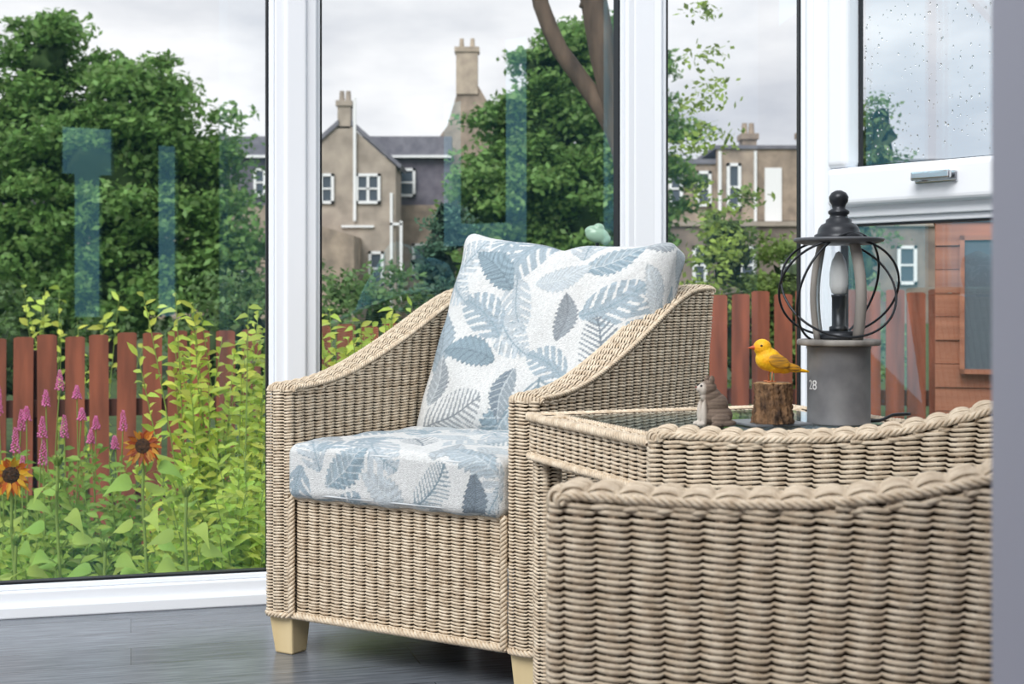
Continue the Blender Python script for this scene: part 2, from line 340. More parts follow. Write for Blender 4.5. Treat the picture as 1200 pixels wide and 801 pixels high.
    add('backrest',acc.mesh('backrest',[M_wick,M_wickdark]),parent=e)
    bm=bmesh.new(); boxbm(bm,-.275,.275,.03,.66,.325,.347); add('seat',bm_mesh('seat',bm,M_wickdark),parent=e,label='seat deck below the cushion')
    for sx in (-1,1):
        for yl in (.045,.67):
            bm=bmesh.new(); q=[]
            for z,h,ox in ((0,.025,-.003),(.094,.034,0)):
                q.append([bm.verts.new((sx*(.3165+ox)+a*h,yl+b*h,z)) for a,b in ((-1,-1),(1,-1),(1,1),(-1,1))])
            bm.faces.new(q[0][::-1]); bm.faces.new(q[1])
            for i in range(4): j=(i+1)%4; bm.faces.new((q[0][i],q[0][j],q[1][j],q[1][i]))
            bevel(add('leg',bm_mesh('leg',bm,M_leg),parent=e,label='tapered pale wooden leg'),.004)
    return e
prof1=[(0,.597),(.1,.600),(.2,.617),(.3,.648),(.4,.685),(.5,.727),(.6,.772),(.68,.803),(.74,.815),(.85,.815)]
prof2=[(0,.602),(.15,.597),(.27,.600),(.37,.616),(.44,.633),(.5,.652),(.6,.71),(.7,.77),(.78,.80),(.85,.805)]
a1=math.atan2(-.535,.845); a2=math.atan2(-.968,-.25)
CH1=(-.250,2.9545,0); CH2=(.121,1.767,0)
chair('a',prof1,CH1,a1,'natural woven wicker armchair with pale legs facing the room')
chair('b',prof2,CH2,a2,'natural woven wicker armchair seen from its side')
# ------------------------------------------------------------------ cushions
PAL=[lin(172,187,197)[:3],lin(136,149,160)[:3],lin(160,168,175)[:3],lin(198,207,213)[:3],lin(152,172,184)[:3]]
GND=np.array(lin(229,231,231)[:3])
def fabric(q,seed,ext):
    R=np.random.default_rng(seed); c=np.tile(GND,(len(q),1))
    ms=[]; g=.109
    for row,i in enumerate(np.arange(-ext[0]-.06,ext[0]+.1,g)):
        for j in np.arange(-ext[1]-.1,ext[1]+.1,g*1.05):
            ms.append((i+R.uniform(-.022,.022),j+(row%2)*g*.5+R.uniform(-.022,.022),R.uniform(0,6.28),R.uniform(.12,.19),R.integers(0,5),R.integers(0,5)))
    R.shuffle(ms)
    ms=sorted(ms,key=lambda m:(int(m[4]) not in(2,4)))
    lt=np.array(lin(214,221,224)[:3])
    for cx,cy,an,Ln,ty,ci in ms:
        ty=int(ty); col=np.array(PAL[int(ci)]); d=np.array([math.cos(an),math.sin(an)]); p=q-np.array([cx,cy])+d*Ln*.5
        s=(p@d)/Ln; v=p@np.array([-d[1],d[0]]); v=v+.014*np.sin(s*3); av=np.abs(v); sc=np.clip(s,0,1)
        W=Ln*(.23 if ty in(0,3) else .31); ins=(s>0)&(s<1); fine=.5+.5*np.sin((s*Ln+av*1.2)*1400)
        if ty in (0,3):
            env=W*np.sin(np.pi*sc**.85)**.8; wob=1+.10*np.sin(s*70)
            m=ins&(av<env*wob); c[m]=(col[None]*(.84+.30*fine[:,None]))[m]
            half=m&(v>0); c[half]=c[half]*.78+lt*.22 if ty==0 else c[half]*.92
            vein=m&((av<.0018)|(np.mod(s*8-av/W*1.4,1)<.16)); c[vein]=c[vein]*.3+lt*.7 if ty==0 else c[vein]*.78
            edge=m&(av>env*wob-.0018); c[edge]*=.82
        elif ty==1:
            env=W*np.sin(np.pi*sc)**.5; f=np.mod(s*12-av/W*2.9,1)
            m=ins&(av<env)&(f<.52-.25*av/W); c[m]=(col*.90*.85+GND*.15*.8); c[ins&(av<.002)]=col*.8
        else:
            env=W*np.sin(np.pi*sc)**.6; f=np.mod(s*6-av/W*1.6,1)
            m=ins&(av<env)&((f<.66)|(av<.25*W)); c[m]=(np.array(PAL[3 if ty==2 else 0])[None]*(.90+.18*fine[:,None]))[m]
            c[m&((av<.0016)|(np.mod(f,.66)<.05))]=np.array(PAL[4])
    n=R.normal(1,.08,(len(q),1)); return np.clip(c*n,0,1)
def cushion(name,size,r,puff,seed,M,label,ears=0,step=.0026,group=None):
    hx,hy,hz=[k/2 for k in size]; Vs=[];Fs=[];n=0
    for ax in range(3):
        for sg in (-1,1):
            u,v=[k for k in range(3) if k!=ax]; h=(hx,hy,hz)
            nu=max(8,int(2*h[u]/step)); nv=max(8,int(2*h[v]/step))
            a=np.linspace(-h[u],h[u],nu+1); b=np.linspace(-h[v],h[v],nv+1); Ag,Bg=np.meshgrid(a,b,indexing='ij')
            p=np.zeros(Ag.shape+(3,)); p[...,u]=Ag;p[...,v]=Bg;p[...,ax]=sg*h[ax]
            i=np.arange(nu)[:,None]*(nv+1)+np.arange(nv)[None]; f=np.stack([i,i+nv+1,i+nv+2,i+1],-1).reshape(-1,4)
            if (sg>0)==(ax==1): f=f[:,::-1]
            Vs.append(p.reshape(-1,3)); Fs.append(f+n); n+=(nu+1)*(nv+1)
    V=np.concatenate(Vs);F=np.concatenate(Fs)
    q=V.copy(); inn=np.array([hx-r,hy-r,hz-r]); cl=np.clip(V,-inn,inn); dv=V-cl; V=cl+nrm(dv)*r*(np.linalg.norm(dv,axis=1,keepdims=True)>1e-9)
    u=V[:,0]/hx; v=V[:,1]/hy
    uvx=q[:,0]+np.where(np.abs(q[:,0])>=hx-1e-6,np.sign(q[:,0])*(hz-q[:,2]),0); uvy=q[:,1]+np.where((np.abs(q[:,1])>=hy-1e-6),np.sign(q[:,1])*(hz-q[:,2]),0)
    cols=fabric(np.stack([uvx,uvy],1),seed,(hx+.12,hy+.12))
    if ears:
        au=np.clip(np.abs(u),0,1); av=np.clip(np.abs(v),0,1)
        V[:,2]*=.45+.80*((1-au**3.5)*(1-av**3.5))**.5
        V[:,1]+=np.sign(v)*ears*hy*(au**4-.25)*av; V[:,0]+=np.sign(u)*ears*hx*.7*(av**4-.2)*au
        V[:,1]-=.004*np.cos(u*3.0)*np.clip(v,0,1)**2+.014*np.exp(-((u-.02)/.16)**2)*np.clip(v,0,1)**3
        V[:,2]-=.012*np.exp(-((u-.02)/.13)**2)*np.clip(v,0,1)**2*np.sign(V[:,2])
        V[:,2]+=.006*np.sin(u*5+v*2)*(1-au)+.004*np.sin(v*9-u*6)*av+.003*np.sin(u*14+v*8)*au*av
    else:
        V[:,2]+=np.sign(V[:,2])*(np.abs(V[:,2])/hz)*puff*(1-np.clip(np.abs(u),0,1)**3)*(1-np.clip(np.abs(v),0,1)**3)
    V[:,2]+=.003*np.sin(V[:,0]*31+V[:,1]*12)*np.sin(V[:,1]*23)+.0015*np.sin(V[:,0]*70-V[:,1]*40)
    me=mesh_np(name,V,F,M_fab,True,cols=cols)
    o=add(name,me,label=label,cat='cushion',group=group); o.matrix_world=M
    wm=o.modifiers.new('weld','WELD'); wm.merge_threshold=.0001
    acc=Acc(); t=np.linspace(0,2*np.pi,161); e=.22
    px=(hx-.004)*np.sign(np.cos(t))*np.abs(np.cos(t))**e; py=(hy-.004)*np.sign(np.sin(t))*np.abs(np.sin(t))**e
    if not ears:
        for zz in (hz-.014,-hz+.012):
            tube(acc,np.stack([px,py,np.full_like(px,zz)],1),.0024,K=6,cap=False)
        add('piping',acc.mesh('piping',M_pipe),parent=o)
    return o
def chairM(c,a,loc,rx,ry=0):
    return Matrix.Translation(Vector(c))@Matrix.Rotation(a,4,'Z')@Matrix.Translation(Vector(loc))@Matrix.Rotation(rx,4,'X')@Matrix.Rotation(ry,4,'Z')
G='leaf-print chair cushions'
cushion('seat_cushion',(.555,.60,.12),.022,.006,3,chairM(CH1,a1,(0,.285,.347+.063),0),'pale blue-grey leaf-print seat cushion on wicker armchair',group=G)
cushion('back_cushion',(.59,.52,.165),.042,.03,31,chairM(CH1,a1,(.040,.565,.668),math.radians(69),math.radians(-3.5)),'plump pale leaf-print back cushion leaning in wicker armchair',ears=.075,group=G)
cushion('seat_cushion',(.555,.60,.12),.03,.006,5,chairM(CH2,a2,(0,.285,.347+.063),0),'pale leaf-print seat cushion in the second armchair',step=.006,group=G)
# ------------------------------------------------------------------ side table
TZ=.57; TA=(.03,2.62); ang=math.atan2(-.931,.364); TLx=.494; TLy=.56
te=empty('side_table',(TA[0],TA[1],0),ang,'square woven wicker side table with glass top between armchairs','table')
acc=Acc()
st=PITCH/SMP
def sheet(p0,du,lu,dv,lv,flip=False):
    a=np.arange(0,lu+1e-6,st); b=np.arange(0,lv+1e-6,ROW)
    P=np.array(p0,float)+a[None,:,None]*np.array(du,float)+b[:,None,None]*np.array(dv,float)
    weave(acc,P,a,flip=flip,amp=.0075)
bw=.055; h=.075
for (p0,du,lu,dn) in (((0,0),(1,0),TLx,(0,1)),((TLx,0),(0,1),TLy,(-1,0)),((TLx,TLy),(-1,0),TLx,(0,-1)),((0,TLy),(0,-1),TLy,(1,0))):
    sheet((p0[0],p0[1],TZ-h),(du[0],du[1],0),lu,(0,0,1),h)
    sheet((p0[0],p0[1],TZ-.003),(du[0],du[1],0),lu,(dn[0],dn[1],0),bw)
    q0=np.array(p0);q1=q0+np.array(du)*lu
    rope(acc,[(*q0,TZ-.003),(*q1,TZ-.003)],.0082); rope(acc,[(*q0,TZ-h),(*q1,TZ-h)],.007)
    rope(acc,[(*(q0+np.array(dn)*bw),TZ-.003),(*(q1+np.array(dn)*bw),TZ-.003)],.0055)
add('table_top_frame',acc.mesh('top',[M_wick,M_wickdark]),parent=te)
for lx in (.027,TLx-.027):
    for ly in (.027,TLy-.027):
        acc=Acc(); th=np.linspace(0,2*np.pi,80); ring=np.stack([.025*sup(np.cos(th)),.025*sup(np.sin(th))],1); ring,s=resample(ring,.004)
        zs=np.arange(.0,TZ-h+.01,ROW)
        P=np.zeros((len(zs),len(ring),3)); P[...,0]=lx+ring[:,0]; P[...,1]=ly+ring[:,1]; P[...,2]=zs[:,None]
        weave(acc,P,s,pitch=s[-1]/6,amp=.006)
        add('leg',acc.mesh('leg',[M_wick,M_wickdark]),parent=te,label='woven wicker table leg')
bm=bmesh.new(); boxbm(bm,bw,TLx-bw,bw,TLy-bw,TZ-.004,TZ+.002); add('glass_top',bm_mesh('gt',bm,M_tglass),parent=te,label='reflective glass table top')
bm=bmesh.new(); boxbm(bm,bw,TLx-bw,bw,TLy-bw,TZ-.03,TZ-.02); add('base_panel',bm_mesh('gp',bm,mat('panel',lin(138,124,108),lin(110,98,86),scale=30,rough=.7)),parent=te,label='brown panel under the glass')
TT=TZ+.003
def tl(u,v): 
    return (TA[0]+u*.364+v*.931,TA[1]-u*.931+v*.364)
bm=bmesh.new(); boxbm(bm,-.055,.055,-.055,.055,0,.004); x,y=tl(.34,.30)
bevel(add('slate_coaster',bm_mesh('slate',bm,mat('slate',lin(122,126,130),lin(94,98,102),scale=30,rough=.4)),label='grey slate tile under the bird ornament',cat='coaster',loc=(x,y,TT),rotz=ang),.001)
# ------------------------------------------------------------------ blob bodies
def blob(name,parts,voxel,M,smooth=6):
    bm=bmesh.new()
    for (loc,rad,rot) in parts:
        mtx=Matrix.Translation(Vector(loc))@Matrix.Rotation(rot,4,'Y')@Matrix.Diagonal((*rad,1))
        bmesh.ops.create_icosphere(bm,subdivisions=3,radius=1,matrix=mtx)
    me=bpy.data.meshes.new(name); bm.to_mesh(me); bm.free(); o=bpy.data.objects.new(name,me); COL.objects.link(o)
    rm=o.modifiers.new('r','REMESH'); rm.mode='VOXEL'; rm.voxel_size=voxel
    sm=o.modifiers.new('s','SMOOTH'); sm.iterations=smooth; sm.factor=.5
    dg=bpy.context.evaluated_depsgraph_get(); m2=bpy.data.meshes.new_from_object(o.evaluated_get(dg)); bpy.data.objects.remove(o)
    m2.materials.clear(); m2.materials.append(M); m2.polygons.foreach_set('use_smooth',np.full(len(m2.polygons),True)); return m2
bx,by=.437,2.385
SZ=TT+.0045
K=96; a=np.arange(K)*2*np.pi/K; zs=np.linspace(0,.066,24); V=[]
for i,z in enumerate(zs):
    rr=.0292+.0050*(1-z/.066)**3+.0022*np.sin(a*7+z*60)+.0018*np.sin(a*19+z*90)+rng.normal(0,.0011,K)
    V.append(np.stack([rr*np.cos(a),rr*np.sin(a),np.full(K,z)],1))
V.append(np.stack([.028*np.cos(a),.028*np.sin(a),np.full(K,.0675)],1)); V.append(np.zeros((K,3))+[0,0,.0675])
V=np.array(V); S=len(V); i=np.arange(S-1)[:,None]*K; k=np.arange(K)[None]; F=np.stack([i+k,i+(k+1)%K,i+K+(k+1)%K,i+K+k],-1).reshape(-1,4)
mi=np.zeros(len(F)); mi[-2*K:]=1
M_stump=mat('stump_bark',lin(146,112,80),lin(60,44,34),scale=95,rough=.85,stretch=(1,1,.5),bump=1,detail=6)
M_cut=mat('cut_wood',lin(178,142,98),lin(136,102,66),scale=60,rough=.7)
add('tree_stump_ornament',mesh_np('stump',V.reshape(-1,3),F,[M_stump,M_cut],True,midx=mi),label='small brown bark log stand under yellow bird',cat='ornament',loc=(bx,by,SZ))
M_yel=mat('yellow_feathers',lin(253,206,30),lin(248,172,14),scale=60,rough=.55,bump=.2,bscale=260)
be=blob('bird',[((-.0125,0,.0530),(.0140,.0130,.0135),0),((-.008,0,.044),(.0145,.014,.012),0),((-.003,0,.034),(.0200,.018,.0185),.15),((.007,0,.028),(.0200,.0175,.0160),.3),
   ((.020,0,.0225),(.015,.013,.0115),.3),((.034,0,.0185),(.016,.0075,.0052),.18),((.049,0,.0160),(.014,.0058,.0030),.16)],.0013,M_yel,5)
bird=add('bird_figurine',be,label='bright yellow canary figurine perched on small log',cat='bird figurine',loc=(bx-.004,by,SZ+.0700),rotz=.15); bird.scale=(1.1,1.1,1.06)
M_wing=mat('wing_feathers',lin(240,172,22),lin(132,100,52),scale=120,rough=.6,stretch=(.3,1,2.5))
M_bleg=mat('bird_leg',lin(196,120,80),rough=.6)
for sy in (-1,1):
    wv=blob('wing',[((.008,sy*.0172,.031),(.018,.0035,.0105),.35),((.028,sy*.0128,.0230),(.018,.0028,.0058),.26)],.001,M_wing,4)
    add('wing',wv,parent=bird,label='darker golden folded wing')
    bm=bmesh.new(); bmesh.ops.create_icosphere(bm,subdivisions=2,radius=.0019,matrix=Matrix.Translation((-.0175,sy*.0112,.0560))); add('eye',bm_mesh('eye',bm,M_gasket,True),parent=bird,label='small black eye')
    acc=Acc(); tube(acc,[(.002,sy*.007,.018),(0,sy*.008,.008),(.001,sy*.008,-.001)],.0012,K=6)
    for t in (-.5,0,.5): tube(acc,[(.001,sy*.008,0),(-.007,sy*.008+t*.006,-.001)],.0009,K=6)
    tube(acc,[(.001,sy*.008,0),(.007,sy*.008,-.001)],.0009,K=6)
    add('leg',acc.mesh('leg',M_bleg),parent=bird,label='thin pinkish leg with toes')
bm=bmesh.new(); bmesh.ops.create_cone(bm,segments=12,radius1=.0046,radius2=.0003,depth=.012,matrix=Matrix.Translation((-.0300,0,.0525))@Matrix.Rotation(math.radians(-92),4,'Y'))
add('beak',bm_mesh('beak',bm,mat('beak',lin(196,92,52),rough=.4),True),parent=bird,label='short reddish-orange beak')
# cat
cm=bpy.data.materials.new('tabby_glaze'); cm.use_nodes=True; nt=cm.node_tree; N=nt.nodes; L=nt.links; bs=N['Principled BSDF']; bs.inputs['Roughness'].default_value=.7
tc=N.new('ShaderNodeTexCoord'); wv=N.new('ShaderNodeTexWave'); wv.bands_direction='Z'; wv.inputs['Scale'].default_value=55; wv.inputs['Distortion'].default_value=12; wv.inputs['Detail Scale'].default_value=90; wv.inputs['Detail'].default_value=4
L.new(tc.outputs['Object'],wv.inputs['Vector'])
r1=N.new('ShaderNodeValToRGB'); r1.color_ramp.elements[0].position=.3; r1.color_ramp.elements[1].position=.85; r1.color_ramp.elements[0].color=lin(70,54,46); r1.color_ramp.elements[1].color=lin(176,156,138); L.new(wv.outputs['Fac'],r1.inputs['Fac'])
sx=N.new('ShaderNodeSeparateXYZ'); L.new(tc.outputs['Object'],sx.inputs[0])
ma=N.new('ShaderNodeMath'); ma.operation='MULTIPLY_ADD'; ma.inputs[1].default_value=-200; ma.inputs[2].default_value=-2.5; L.new(sx.outputs['X'],ma.inputs[0]); ma.use_clamp=True
mx=N.new('ShaderNodeMix'); mx.data_type='RGBA'; mx.inputs[7].default_value=lin(222,212,200); L.new(ma.outputs[0],mx.inputs[0]); L.new(r1.outputs['Color'],mx.inputs[6]); L.new(mx.outputs[2],bs.inputs['Base Color'])
bp=N.new('ShaderNodeBump'); bp.inputs['Strength'].default_value=.5; bp.inputs['Distance'].default_value=.002; L.new(wv.outputs['Fac'],bp.inputs['Height']); L.new(bp.outputs['Normal'],bs.inputs['Normal'])
cb=blob('cat',[((.008,0,.017),(.026,.023,.018),0),((.006,0,.034),(.021,.019,.020),-.2),((-.001,0,.048),(.0165,.015,.014),0),((-.007,0,.060),(.0150,.0145,.0125),-.3),((-.0185,0,.0605),(.0068,.0068,.0055),-.3),
  ((-.014,.008,.020),(.0065,.0060,.022),0),((-.014,-.008,.020),(.0065,.0060,.022),0),((-.020,.008,.004),(.0075,.0055,.004),0),((-.020,-.008,.004),(.0075,.0055,.004),0),
  ((.008,.020,.010),(.016,.008,.011),0),((.008,-.020,.010),(.016,.008,.011),0),((-.003,.0090,.0735),(.0048,.0032,.0080),.1),((-.003,-.0090,.0735),(.0048,.0032,.0080),.1),
  ((.026,-.012,.005),(.010,.006,.0050),0),((.014,-.025,.005),(.012,.0045,.0045),0),((-.002,-.028,.0045),(.010,.004,.004),0)],.0011,cm,2)
cat=add('cat_figurine',cb,label='small tabby and white sitting cat figurine looking up',cat='cat figurine',loc=(.333,2.375,TT),rotz=.25); cat.scale=(1.08,1.08,1.04)
for sy in (-1,1):
    bm=bmesh.new(); bmesh.ops.create_icosphere(bm,subdivisions=2,radius=.0019,matrix=Matrix.Translation((-.0192,sy*.0064,.0650))); add('eye',bm_mesh('eye',bm,M_gasket,True),parent=cat,label='small dark eye')
bm=bmesh.new(); bmesh.ops.create_icosphere(bm,subdivisions=2,radius=.0016,matrix=Matrix.Translation((-.0250,0,.0625))); add('nose',bm_mesh('nose',bm,mat('cat_nose',lin(150,96,88)),True),parent=cat,label='pinkish nose')
# ------------------------------------------------------------------ lantern lamp
lx,ly=.556,2.42
le=empty('lantern_lamp',(lx,ly,TT),0,'black metal and grey wood lantern lamp on round grey stand','lamp')
acc=Acc(); lathe(acc,[(0,0),(.053,0),(.0535,.002),(.053,.004),(.053,.126),(.054,.128),(.054,.131),(.053,.133),(0,.133)],K=56)
add('stand',acc.mesh('stand',M_galv),parent=le,label='round grey metal drum stand')
acc=Acc(); lathe(acc,[(0,.133),(.068,.133),(.07,.135),(.07,.141),(.068,.143),(0,.143)],K=56); add('base_plate',acc.mesh('bp',M_drift),parent=le,label='grey wooden disc')
acc=Acc(); lathe(acc,[(0,.143),(.038,.143),(.039,.147),(.035,.152),(.034,.157),(0,.157)],K=48); add('burner_base',acc.mesh('bb',M_black),parent=le,label='black metal lantern base')
acc=Acc(); lathe(acc,[(.033,.157),(.037,.19),(.039,.23),(.036,.27),(.031,.306)],K=40); add('glass_chimney',acc.mesh('gc',M_glass2),parent=le,label='clear glass chimney')
acc=Acc(); lathe(acc,[(0,.157),(.016,.157),(.016,.164),(.0115,.166),(.0115,.214),(.0125,.215),(.0125,.219),(0,.219)],K=24); add('bulb_holder',acc.mesh('bh',M_black),parent=le,label='black bulb holder')
acc=Acc(); lathe(acc,[(.006,.218),(.012,.222),(.0155,.236),(.0155,.255),(.012,.275),(.005,.290),(0,.293)],K=24); add('bulb',acc.mesh('bu',mat('frosted_bulb',lin(238,238,236),rough=.35)),parent=le,label='white frosted candle bulb')
for aa,rr0 in ((-56,.0095),(125,.0055),(200,.0055)):
    ar=math.radians(aa); acc=Acc(); z=np.linspace(.143,.312,14); t=(z-.143)/.167; rr=.034+.012*np.sin(np.pi*t)+.008*(1-t)
    path=np.stack([rr*math.cos(ar),rr*math.sin(ar),z],1); tube(acc,path,rr0,K=10)
    add('post',acc.mesh('post',M_drift),parent=le,label='curved grey wooden upright')
acc=Acc(); lathe(acc,[(0,.304),(.058,.304),(.074,.309),(.0765,.313),(.074,.315),(.062,.312),(0,.312)],K=56); add('brim',acc.mesh('brim',M_brim),parent=le,label='wide flat grey metal disc')
acc=Acc(); lathe(acc,[(0,.311),(.040,.311),(.041,.314),(.041,.320),(.036,.323),(.034,.331),(.029,.338),(.022,.341),(.0215,.346),(.0155,.350),(.0145,.354),(.0178,.357),(.0178,.361),(.011,.365),(.0115,.371),(.0155,.377),(.0165,.385),(.0125,.392),(.005,.396),(0,.3965)],K=48)
add('cap',acc.mesh('cap',M_black),parent=le,label='black tiered metal cap with finial')
for rz,rad,rx in ((0,.101,36),(6,.099,-34),(38,.099,20)):
    acc=Acc(); t=np.linspace(0,2*np.pi,97); pth=np.stack([rad*np.cos(t),0*t,rad*np.sin(t)],1)
    tube(acc,pth,.0021,K=8,cap=False); o=add('ring',acc.mesh('ring',M_black),parent=le,label='thin black metal hoop'); o.location=(0,0,.230); o.rotation_euler=(math.radians(rx),0,math.radians(rz))
fc=bpy.data.curves.new('num','FONT'); fc.body='28'; fc.size=.023; fc.extrude=.0002; fc.align_x='CENTER'; fc.align_y='CENTER'
fo=bpy.data.objects.new('tmp',fc); COL.objects.link(fo); dg=bpy.context.evaluated_depsgraph_get(); tm=bpy.data.meshes.new_from_object(fo.evaluated_get(dg)); bpy.data.objects.remove(fo)
al0=math.atan2(-ly,-lx)-math.radians(54)
for v in tm.vertices:
    x,y,z=v.co; al=al0+x/.0535; R_=.0536+z; v.co=(R_*math.cos(al),R_*math.sin(al),.066+y)
tm.materials.clear(); tm.materials.append(mat('white_print',lin(236,236,236),rough=.6)); add('number_print',tm,parent=le,label='white printed number 28')
acc=Acc(); tube(acc,resample([(.05,.0,.004),(.075,.012,.004),(.10,.03,.012),(.135,.05,.012)],.008)[0],.003,K=8); add('cable',acc.mesh('cable',M_black),parent=le,label='black power cable')
# ------------------------------------------------------------------ garden ground and fence
bm=bmesh.new(); vs=[bm.verts.new(p) for p in ((-90,3.0,-.4),(90,3.0,-.4),(90,140,-.4),(-90,140,-.4))]; bm.faces.new(vs)
add('lawn',bm_mesh('lawn',bm,M_soil),label='green garden ground outside the windows',cat='lawn',kind='stuff')
def fence(A,B,z0,za,zb,pitch,wd,label):
    A=np.array(A);B=np.array(B);Lf=np.linalg.norm(B-A); e=empty('fence',(A[0],A[1],-.4),math.atan2(*(B-A)[::-1]),label,'fence')
    bm=bmesh.new(); n=int(Lf/pitch)
    for i in range(n):
        x=i*pitch; t=i/n; z=za+(zb-za)*t+random.uniform(-.012,.012)+.4; sk=random.uniform(-.008,.008)
        v=[(x,0),(x+wd,0),(x+wd+sk,z-.006),(x+wd*.85+sk,z),(x+wd*.15+sk,z),(x+sk,z-.006)]
        f=[bm.verts.new((a,-.01,b)) for a,b in v]; g=[bm.verts.new((a,.01,b)) for a,b in v]; bm.faces.new(f); bm.faces.new(g[::-1])
        for k in range(6): bm.faces.new((f[(k+1)%6],f[k],g[k],g[(k+1)%6]))
    add('palings',bm_mesh('palings',bm,M_fence),parent=e,kind='stuff')
    bm=bmesh.new()
    for zz in (.2,.62): boxbm(bm,0,Lf,.011,.05,zz,zz+.08)
    add('rails',bm_mesh('rails',bm,M_fence2),parent=e,label='horizontal fence rails')
    for k in range(int(Lf/1.8)+1):
        bm=bmesh.new(); boxbm(bm,-.045,.045,.05,.14,0,min(za,zb)+.38); add('post',bm_mesh('post',bm,M_fence2),parent=e).location=(min(k*1.8,Lf),0,0)
fence((-4.0,6.15),(.62,7.35),-.4,.55,.68,.116,.088,'weathered red-brown timber garden fence behind flowers')
fence((.70,7.5),(4.6,6.9),-.4,.79,.86,.112,.092,'taller red-brown timber garden fence')
# ------------------------------------------------------------------ foliage
def leafcloud(name,P,size,base,var,parent=None,label=None,aspect=.55,seed=1,yel=.2):
    R=np.random.default_rng(seed); n=len(P)
    d=nrm(R.normal(0,1,(n,3))*[1,1,.7]); nn=nrm(R.normal(0,.8,(n,3))+[0,-.7,1.0]); sd=nrm(np.cross(d,nn)); s=size*R.uniform(.6,1.3,(n,1))
    V=np.stack([P-d*s*.5,P+sd*s*aspect*.5,P+d*s*.5,P-sd*s*aspect*.5],1).reshape(-1,3); F=np.arange(4*n).reshape(n,4)
    b=np.array(base[:3]); br=R.uniform(1-var,1+var,(n,1)); c=b*br; c=c+yel*R.uniform(0,1,(n,1))*np.array([b[1]*.6,b[1]*.4,0]); c=np.repeat(c,4,0)
    return add(name,mesh_np(name,V,F,M_leaf,False,cols=np.clip(c,0,1)),parent=parent,label=label,kind='stuff')
def clumps(blobs,ncl,per,cr,seed):
    R=np.random.default_rng(seed); out=[]
    tot=sum(b[3]*b[5] for b in blobs)
    for (x,y,z,rx,ry,rz) in blobs:
        k=int(ncl*(rx*rz)/tot)+3
        d=nrm(R.normal(0,1,(k,3))); c=np.array([x,y,z])+d*np.array([rx,ry,rz])*R.uniform(.5,1.18,(k,1))
        for cc in c:
            sz=R.uniform(.45,1.25)
            q=nrm(R.normal(0,1,(int(per*sz),3)))*R.uniform(.2,1.15,(int(per*sz),1))*cr*sz*[1.35,1.15,.6]; out.append(cc+q)
    return np.concatenate(out)
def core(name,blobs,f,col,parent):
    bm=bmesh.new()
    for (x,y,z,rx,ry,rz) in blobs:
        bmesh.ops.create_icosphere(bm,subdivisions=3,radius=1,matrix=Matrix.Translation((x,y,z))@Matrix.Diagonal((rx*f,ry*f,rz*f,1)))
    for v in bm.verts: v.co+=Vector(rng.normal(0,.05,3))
    add(name,bm_mesh(name,bm,mat(name,col,rough=.95),True),parent=parent,label='dark filler core, foliage shade painted in its colour')
def tree(loc,blobs,ncl,per,cr,size,base,label,seed,branches,nm='tree',cf=.45,var=.4):
    e=empty(nm,loc,0,label,nm); P=clumps(blobs,ncl,per,cr,seed)
    leafcloud('foliage',P,size,base,var,parent=e,seed=seed); 
    if cf: core('foliage_shade_core',blobs,cf,(base[0]*.3,base[1]*.3,base[2]*.3,1),e)  # leaf colour darkened to paint shade inside the crown; fills sky gaps
    acc=Acc()
    for pts,r0,r1 in branches:
        p,t=resample(pts,.15); tube(acc,p,np.linspace(r0,r1,len(p)),K=10)
    if branches: add('trunk',acc.mesh('trunk',M_bark),parent=e,label='brown branching trunk')
    return e
G1=lin(110,150,82)
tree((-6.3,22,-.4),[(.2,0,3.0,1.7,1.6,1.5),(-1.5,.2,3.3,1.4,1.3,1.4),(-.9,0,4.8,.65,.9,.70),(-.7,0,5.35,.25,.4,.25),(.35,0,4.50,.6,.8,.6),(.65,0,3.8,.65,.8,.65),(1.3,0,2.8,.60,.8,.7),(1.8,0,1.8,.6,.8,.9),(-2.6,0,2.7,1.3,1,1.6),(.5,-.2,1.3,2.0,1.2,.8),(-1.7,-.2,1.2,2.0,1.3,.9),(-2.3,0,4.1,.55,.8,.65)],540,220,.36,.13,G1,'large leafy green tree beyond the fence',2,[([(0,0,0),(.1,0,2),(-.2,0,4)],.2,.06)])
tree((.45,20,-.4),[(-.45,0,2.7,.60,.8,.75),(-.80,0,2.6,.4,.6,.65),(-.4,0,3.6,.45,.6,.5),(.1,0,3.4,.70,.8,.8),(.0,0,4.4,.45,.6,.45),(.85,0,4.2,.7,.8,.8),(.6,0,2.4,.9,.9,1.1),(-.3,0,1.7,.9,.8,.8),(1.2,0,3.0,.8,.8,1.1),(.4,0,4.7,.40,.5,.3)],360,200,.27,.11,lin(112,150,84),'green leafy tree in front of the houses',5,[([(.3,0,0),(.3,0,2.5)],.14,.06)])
tree((.80,9,-.4),[(.44,.1,3.2,.10,.2,.5),(.40,0,2.3,.12,.2,.5),(.44,.1,1.4,.18,.2,.5)],38,34,.12,.05,lin(146,172,84),'forked bare-limbed tree trunk close to the house',8,
   [([(0,0,0),(.0,0,1.3),(-.04,0,1.9),(-.12,0,2.3),(-.22,0,2.7),(-.30,0,3.15),(-.34,0,3.9)],.11,.078),([(-.05,0,1.95),(-.18,.03,2.30),(-.33,.05,2.52),(-.52,.05,2.78),(-.64,.05,3.1),(-.68,.05,3.8)],.062,.046),([(-.34,0,3.0),(-.2,0,3.4),(-.1,0,3.9)],.04,.025)],cf=0)
def shrub(loc,blobs,n,per,cr,size,base,label,seed,**k): return tree(loc,blobs,n,per,cr,size,base,label,seed,[],nm='shrub',**k)
shrub((-1.4,9.2,-.4),[(0,0,.9,.35,.4,.6),(.55,0,.85,.3,.3,.5),(-.4,0,.8,.5,.4,.6),(.95,0,.7,.4,.3,.45)],60,160,.16,.055,lin(96,130,76),'dark green shrubs behind the fence',12)
